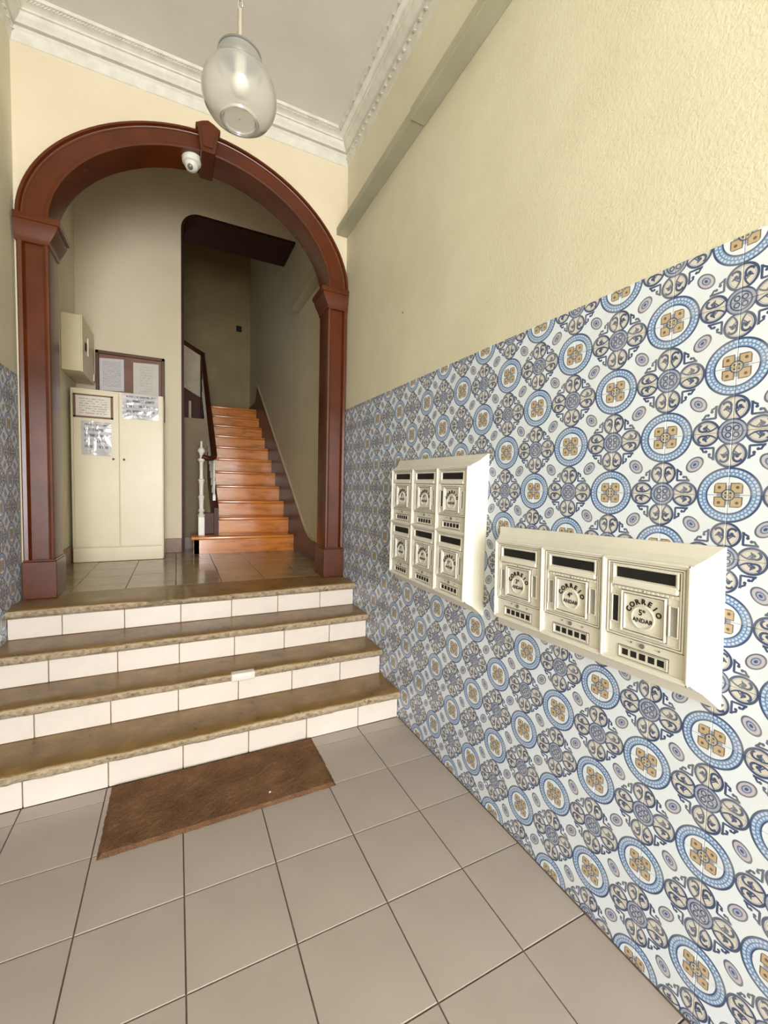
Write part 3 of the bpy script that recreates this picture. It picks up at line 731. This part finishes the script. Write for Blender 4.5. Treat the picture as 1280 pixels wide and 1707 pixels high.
# ------------------------------------------------------------------ hall cabinet
CX0, CX1, CY, CZ0, CZ1 = -0.800, -0.108, 4.37, ZH, 2.140
cab = thing('cabinet', 'tall cream two-door cabinet standing against the hall wall', 'cabinet', ((CX0+CX1)/2, 4.55, ZH))
bm = bm_new(); add_box(bm, CX0, CX1, CY+0.016, YH-0.035, ZH+0.004, CZ1, 0.003)
obj('body', bm, M['cabinet'], cab)
bm = bm_new(); add_box(bm, CX0+0.006, CX1-0.006, CY-0.004, CY+0.02, ZH+0.002, ZH+0.125, 0.003); obj('plinth', bm, M['cabinet'], cab)
SPL = -0.450
for x0, x1, kx in ((CX0+0.022, SPL-0.003, SPL-0.045), (SPL+0.003, CX1-0.008, SPL+0.035)):
    bm = bm_new(); add_box(bm, x0, x1, CY-0.004, CY+0.015, ZH+0.135, CZ1-0.018 if x0 < -0.6 else CZ1-0.004, 0.002)
    d = obj('door', bm, M['cabinet'], cab)
    bm = bm_new(); add_lathe(bm, [(0.010, -0.006), (0.010, 0.002), (0.006, 0.003)], 0, 0, 14)
    bmesh.ops.rotate(bm, verts=bm.verts, cent=(0, 0, 0), matrix=Matrix.Rotation(R(90), 3, 'X')); bmesh.ops.translate(bm, verts=bm.verts, vec=(kx, CY-0.005, 1.553))
    o = obj('lock', bm, M['board_dark'], d, smooth=40); o['label'] = 'small dark round lock'
def sheet(name, x0, x1, z0, z1, y, mat, label, cat, crease=0.0, seed=1, nx=2, nz=2, group=None, skew=0.0):
    rnd = random.Random(seed); bm = bm_new(); ul = bm.loops.layers.uv.new('uv'); g = []
    cs = [(rnd.uniform(0, 1), rnd.uniform(0, 1), rnd.uniform(0, 3.14), rnd.uniform(6, 18)) for _ in range(9)]
    for i in range(nx+1):
        r = []
        for j in range(nz+1):
            u, v = i/nx, j/nz; h = 0
            for cx, cz, an, fq in cs:
                dd = (u-cx)*math.cos(an) + (v-cz)*math.sin(an); h += math.exp(-abs(dd)*fq)
            r.append((bm.verts.new((x0+(x1-x0)*u, y - 0.001 - crease*h, z0+(z1-z0)*v + skew*u)), u, v))
        g.append(r)
    for i in range(nx):
        for j in range(nz):
            q = (g[i][j], g[i+1][j], g[i+1][j+1], g[i][j+1]); f = bm.faces.new([t[0] for t in q])
            for l, t in zip(f.loops, q): l[ul].uv = (t[1], t[2])
    ex = bmesh.ops.extrude_face_region(bm, geom=list(bm.faces)); vs = [e for e in ex['geom'] if isinstance(e, bmesh.types.BMVert)]
    bmesh.ops.translate(bm, verts=vs, vec=(0, 0.0006, 0))
    return tag(obj(name, bm, mat, origin=((x0+x1)/2, y, z0)), label, cat, group)
# framed notice on the left door
fn = thing('framed_notice', 'printed notice in a thin brown frame at the top of the left cabinet door', 'notice', (-0.635, CY-0.004, 1.89))
bm = bm_new()
FX0, FX1, FZ0, FZ1 = -0.778, -0.492, 1.893, 2.090
for a in ((FX0, FX0+0.018, FZ0, FZ1), (FX1-0.018, FX1, FZ0, FZ1), (FX0, FX1, FZ0, FZ0+0.014), (FX0, FX1, FZ1-0.012, FZ1)): add_box(bm, a[0], a[1], CY-0.014, CY-0.0045, a[2], a[3], 0.001)
obj('frame', bm, M['board'], fn)
o = sheet('print', FX0+0.012, FX1-0.012, FZ0+0.01, FZ1-0.008, CY-0.006, M['paper_frame'], '', '', 0.0010, 5, 16, 12)
for k_ in ('label', 'category'): del o[k_]
o.location = o.location - world_loc(fn); o.parent = fn
sheet('plastic_sleeve', -0.722, -0.508, 1.582, 1.868, CY-0.006, M['sleeve'], 'creased clear sleeve with a notice hanging below the framed notice on the cabinet', 'notice', 0.006, 11, 30, 36, skew=-0.006)
sheet('plastic_sleeve', -0.422, -0.146, 1.910, 2.128, CY-0.006, M['sleeve_wide'], 'creased clear sleeve with a notice at the top of the right cabinet door', 'notice', 0.006, 23, 36, 28, skew=0.006)
# notice board behind the cabinet
nb = thing('notice_board', 'brown framed notice board on the hall wall above the cabinet', 'notice board', (-0.38, YH, 2.0))
BX0, BX1, BZ0, BZ1 = -0.668, -0.102, 1.95, 2.565
bm = bm_new(); add_box(bm, BX0, BX1, YH-0.016, YH, BZ0, BZ1); obj('backing', bm, M['board'], nb)
bm = bm_new()
for a in ((BX0, BX0+0.028, BZ0, BZ1), (BX1-0.028, BX1, BZ0, BZ1), (BX0, BX1, BZ1-0.030, BZ1), (BX0, BX1, BZ0, BZ0+0.03)): add_box(bm, a[0], a[1], YH-0.032, YH-0.001, a[2], a[3], 0.004)
obj('frame', bm, M['board_dark'], nb)
sheet('notice_sheet', -0.638, -0.444, 2.20, 2.496, YH-0.018, M['paper_dense'], 'densely printed white sheet on the left of the notice board', 'notice', 0.0008, 31, 10, 12, skew=0.012)
sheet('notice_sheet', -0.368, -0.155, 2.19, 2.494, YH-0.018, M['paper_plain'], 'pale nearly blank sheet on the right of the notice board', 'notice', 0.0008, 37, 10, 12, skew=0.010)

# meter box on the left hall wall
mb = thing('meter_box', 'cream metal meter box on the left wall above the cabinet', 'meter box', (XL, 4.45, 2.24))
MX, MY0, MY1, MZ0, MZ1 = -0.676, 4.19, 4.715, 2.240, 2.685
bm = bm_new(); add_box(bm, XL+0.001, MX-0.012, MY0, MY1, MZ0, MZ1, 0.004, 2); obj('body', bm, M['meter'], mb)
bm = bm_new(); add_box(bm, MX-0.012, MX, MY0-0.003, MY1+0.003, MZ0-0.004, MZ1+0.004, 0.003, 2); dr = obj('door', bm, M['meter'], mb)
bm = bm_new(); add_box(bm, MX, MX+0.006, 4.29, 4.33, 2.435, 2.50, 0.002); o = obj('lock_recess', bm, M['black'], dr); o['label'] = 'dark lock recess'
bm = bm_new(); add_box(bm, MX, MX+0.010, 4.385, 4.40, 2.41, 2.56, 0.003); obj('handle', bm, M['white_wood'], dr)
bm = bm_new(); add_box(bm, MX-0.001, MX+0.008, 4.67, 4.705, 2.265, 2.33, 0.002); obj('hinge', bm, M['plastic_white'], mb)

# ------------------------------------------------------------------ mailboxes
def text_polys(s, size):
    cu = bpy.data.curves.new('t', 'FONT'); cu.body = s; cu.size = size; cu.align_x = 'CENTER'; cu.align_y = 'CENTER'; cu.resolution_u = 2; cu.offset = size*0.03
    o = bpy.data.objects.new('t', cu); COL.objects.link(o)
    bpy.context.view_layer.update()
    me = bpy.data.meshes.new_from_object(o.evaluated_get(bpy.context.evaluated_depsgraph_get()))
    vs = [v.co.copy() for v in me.vertices]; fs = [tuple(p.vertices) for p in me.polygons]
    bpy.data.objects.remove(o); bpy.data.curves.remove(cu); bpy.data.meshes.remove(me)
    return vs, fs
UW, UH, C0 = 0.230, 0.290, 0.050
PL = lambda a, b, c: (-c, -a, b)
def lbox(bm, a0, a1, b0, b1, c0, c1, bev=0.0): add_box(bm, -c1, -c0, -a1, -a0, b0, b1, bev)
def to_me(bm, name, mats, smooth=None):
    bmesh.ops.recalc_face_normals(bm, faces=bm.faces)
    me = bpy.data.meshes.new(name); bm.to_mesh(me); bm.free()
    for m in mats: me.materials.append(m)
    if smooth: me.polygons.foreach_set('use_smooth', [True]*len(me.polygons)); me.set_sharp_from_angle(angle=R(smooth))
    return me
def ring_bars(bm, a0, a1, b0, b1, w, c0, c1, bev=0.0008):
    lbox(bm, a0, a0+w, b0, b1, c0, c1, bev); lbox(bm, a1-w, a1, b0, b1, c0, c1, bev)
    lbox(bm, a0+w, a1-w, b0, b0+w, c0, c1, bev); lbox(bm, a0+w, a1-w, b1-w, b1, c0, c1, bev)
def unit_meshes():
    h = UW/2; out = {}
    bm = bm_new()
    lbox(bm, -h+0.001, h-0.001, 0.001, UH-0.001, C0, C0+0.004, 0.001)                       # face plate
    ring_bars(bm, -h+0.002, h-0.002, 0.003, UH-0.003, 0.006, C0+0.003, C0+0.011)           # outer edge
    ring_bars(bm, -h+0.013, h-0.013, 0.073, UH-0.011, 0.004, C0+0.003, C0+0.009)           # door edge
    ring_bars(bm, -h+0.020, h-0.020, 0.079, UH-0.017, 0.003, C0+0.003, C0+0.008)
    ring_bars(bm, -0.088, 0.088, 0.228, 0.271, 0.005, C0+0.003, C0+0.010)                   # frame round the slot
    lbox(bm, -0.088, 0.088, 0.214, 0.229, C0+0.003, C0+0.013, 0.003)                        # lip of the flap
    lbox(bm, -0.088, 0.088, 0.2035, 0.2115, C0+0.003, C0+0.006, 0.001)
    for k in range(15): lbox(bm, -0.085+k*0.0118, -0.079+k*0.0118, 0.2045, 0.2105, C0+0.005, C0+0.0075)   # chased strip
    ring_bars(bm, -0.060, 0.060, 0.088, 0.201, 0.004, C0+0.003, C0+0.012)                   # centre panel
    ring_bars(bm, -0.053, 0.053, 0.095, 0.194, 0.0025, C0+0.003, C0+0.009)
    for a in (-0.078, 0.078): ring_bars(bm, a-0.012, a+0.012, 0.106, 0.186, 0.003, C0+0.003, C0+0.009)
    ring_bars(bm, -0.066, 0.066, 0.014, 0.045, 0.003, C0+0.003, C0+0.007)                   # plate of the vents
    nf = len(bm.faces)
    for (a0, a1, b0, b1) in ((-h+0.0085, h-0.0085, 0.0695, UH-0.0095), (-h+0.0175, h-0.0175, 0.0775, UH-0.0155), (-0.0625, 0.0625, 0.0855, 0.2035), (-0.0555, 0.0555, 0.0925, 0.1965), (-0.090, 0.090, 0.2255, 0.2735), (-0.0685, 0.0685, 0.0115, 0.0475)):
        ring_bars(bm, a0, a1, b0, b1, 0.0021, C0+0.002, C0+0.0048, 0)
    lbox(bm, -0.088, 0.088, 0.2118, 0.2138, C0+0.002, C0+0.0048)
    bm.faces.ensure_lookup_table()
    for f in bm.faces[nf:]: f.material_index = 2
    for f in bm.faces[:26]: f.material_index = 1
    out['front'] = to_me(bm, 'mailbox_front', [M['mail'], M['mail_face'], M['grime']])
    bm = bm_new(); lbox(bm, -0.078, 0.078, 0.236, 0.264, C0+0.002, C0+0.0048); out['slot'] = to_me(bm, 'letter_slot', [M['black']])
    for nm, mt in (('dark', 'black'), ('grey', 'pewter')):
        bm = bm_new(); lbox(bm, -0.0085, 0.0085, -0.036, 0.036, C0+0.002, C0+0.0048); out['win_'+nm] = to_me(bm, 'window', [M[mt]])
    bm = bm_new(); lbox(bm, -0.0085, 0.0085, -0.0085, 0.0085, C0+0.002, C0+0.0046); out['vent'] = to_me(bm, 'vent_hole', [M['black']])
    # keyhole lock
    bm = bm_new()
    pts = [(0.0065*math.cos(2*math.pi*k/14), 0.0065*math.sin(2*math.pi*k/14)) for k in range(14)]
    A = [bm.verts.new(PL(p[0], p[1], C0+0.003)) for p in pts]; B = [bm.verts.new(PL(p[0], p[1], C0+0.008)) for p in pts]
    bm.faces.new(B)
    for k in range(14): bm.faces.new((A[k], A[(k+1) % 14], B[(k+1) % 14], B[k]))
    out['lock'] = to_me(bm, 'lock', [M['grey']])
    bm = bm_new(); lbox(bm, -0.0018, 0.0018, -0.0018, 0.0018, C0+0.003, C0+0.0082); out['screw'] = to_me(bm, 'screw', [M['grey']])
    # round badge
    bm = bm_new(); EC = 0.136
    for r0, r1, c1 in ((0.0, 0.0285, 0.007), (0.0285, 0.031, 0.009)):
        n = 28; lo = []; hi = []
        for k in range(n):
            t = 2*math.pi*k/n
            hi.append([bm.verts.new(PL(r*math.cos(t), EC + r*math.sin(t), C0+c1)) for r in ((r0, r1) if r0 else (r1,))])
            lo.append([bm.verts.new(PL(r*math.cos(t), EC + r*math.sin(t), C0+0.003)) for r in ((r0, r1) if r0 else (r1,))])
        if r0:
            for k in range(n):
                j = (k+1) % n
                bm.faces.new((hi[k][0], hi[k][1], hi[j][1], hi[j][0])); bm.faces.new((hi[k][1], lo[k][1], lo[j][1], hi[j][1])); bm.faces.new((hi[k][0], hi[j][0], lo[j][0], lo[k][0]))
        else:
            bm.faces.new([v[0] for v in hi])
            for k in range(n): bm.faces.new((hi[k][0], lo[k][0], lo[(k+1) % n][0], hi[(k+1) % n][0]))
    out['badge'] = to_me(bm, 'badge', [M['mail']])
    return out
UM = unit_meshes()
def lettering(floor_txt):
    bm = bm_new(); EC = 0.136
    def put(s, size, place, c=C0+0.0072):
        vs, fs = text_polys(s, size)
        V = [bm.verts.new(PL(*place(v), c+0.0008)) for v in vs]; W = [bm.verts.new(PL(*place(v), c-0.001)) for v in vs]
        for f in fs:
            try: bm.faces.new([V[i] for i in f]); bm.faces.new([W[i] for i in f][::-1])
            except ValueError: pass
    word = 'CORREIO'
    for k, ch in enumerate(word):
        an = R(-68 + 136*k/(len(word)-1)); r = 0.0425
        put(ch, 0.0195, lambda v, an=an, r=r: (r*math.sin(an) + v.x*math.cos(an) + v.y*math.sin(an), EC + r*math.cos(an) - v.x*math.sin(an) + v.y*math.cos(an)), C0+0.0055)
    put(floor_txt, 0.0215, lambda v: (v.x-0.002, EC + 0.013 + v.y))
    put('ANDAR', 0.0165, lambda v: (v.x*0.95, EC - 0.008 + v.y))
    me = bpy.data.meshes.new('lettering'); bm.to_mesh(me); bm.free(); me.materials.append(M['black']); return me
def mailbox(label, yc, zc, ncol, nrow, tilt, back_w, back_h, depth_c, floors, dark):
    t = thing('mailbox_bank', label, 'mailboxes', (XR-0.0035, yc, zc), rot=(R(tilt), 0, 0))
    fw_, fh_ = ncol*UW/2 + 0.004, nrow*UH/2 + 0.004
    dz = depth_c - C0
    bm = bm_new()
    prof_b = [(back_w/2, back_h/2, 0.0), (back_w/2, back_h/2, 0.006), (back_w/2-0.004, back_h/2-0.005, 0.009), (fw_+0.014, fh_+0.016, depth_c*0.58), (fw_+0.003, fh_+0.003, depth_c-0.003), (fw_, fh_, depth_c)]
    rings = [[bm.verts.new(PL(sa*a, sb*b, c)) for sa, sb in ((-1,-1),(1,-1),(1,1),(-1,1))] for a, b, c in prof_b]
    for r0, r1 in zip(rings, rings[1:]):
        for k in range(4): bm.faces.new((r0[k], r0[(k+1) % 4], r1[(k+1) % 4], r1[k]))
    bm.faces.new(rings[0][::-1]); bm.faces.new(rings[-1])
    obj('casing', bm, M['mail'], t, local=True)
    bm = bm_new()
    for i in range(ncol+1):
        a = (i - ncol/2)*UW; lbox(bm, a-0.004, a+0.004, -fh_, fh_, depth_c-0.001, depth_c+0.015, 0.0025)
    for j in range(nrow+1):
        b = (j - nrow/2)*UH; lbox(bm, -fw_, fw_, b-0.004, b+0.004, depth_c-0.001, depth_c+0.015, 0.0025)
    obj('rails', bm, M['mail'], t, local=True)
    idx = 0
    for j in range(nrow):
        for i in range(ncol):
            u = bpy.data.objects.new('mailbox_door', UM['front']); link(u); u.parent = t
            u.location = (-dz, -(i + 0.5 - ncol/2)*UW, (nrow/2 - 1 - j)*UH)
            def sub(nm, me, a=0.0, b=0.0):
                s = bpy.data.objects.new(nm, me); link(s); s.parent = u; s.location = (0, -a, b); return s
            sub('letter_slot', UM['slot'])
            sub('window', UM['win_dark' if dark[idx] else 'win_grey'], -0.078, 0.146); sub('window', UM['win_grey'], 0.078, 0.146)
            for k in range(5): sub('vent_hole', UM['vent'], -0.048+0.024*k, 0.0295)
            sub('lock', UM['lock'], 0.0, 0.0595); [sub('screw', UM['screw'], a, b) for a, b in ((0, 0.2075), (-0.03, 0.062), (0.045, 0.060))]; sub('badge', UM['badge']); sub('lettering', LET[floors[idx]])
            idx += 1
    return t
LET = {f: lettering(f) for f in ('3º', '4º', '5º')}
mailbox('wide white bank of three mailboxes in one row on the blue tiled wall', 0.919, 1.024, 3, 1, -1.5, 0.778, 0.392, 0.052, ['3º', '4º', '5º'], [0, 0, 1])
mailbox('taller white bank of six mailboxes in two rows, nearer the steps on the tiled wall', 1.797, 1.166, 3, 2, 0.5, 0.786, 0.690, 0.062, ['3º', '4º', '5º']*2, [0, 0, 1, 0, 0, 0])

# small rusty nail head on the plaster
bm = bm_new(); bmesh.ops.create_uvsphere(bm, u_segments=10, v_segments=6, radius=0.005); bmesh.ops.scale(bm, verts=bm.verts, vec=(0.5, 1, 1))
o = obj('nail', bm, M['board_dark'], local=True); o.location = (XR-0.001, 2.21, 2.37); tag(o, 'tiny dark nail in the cream plaster above the mailboxes', 'nail')
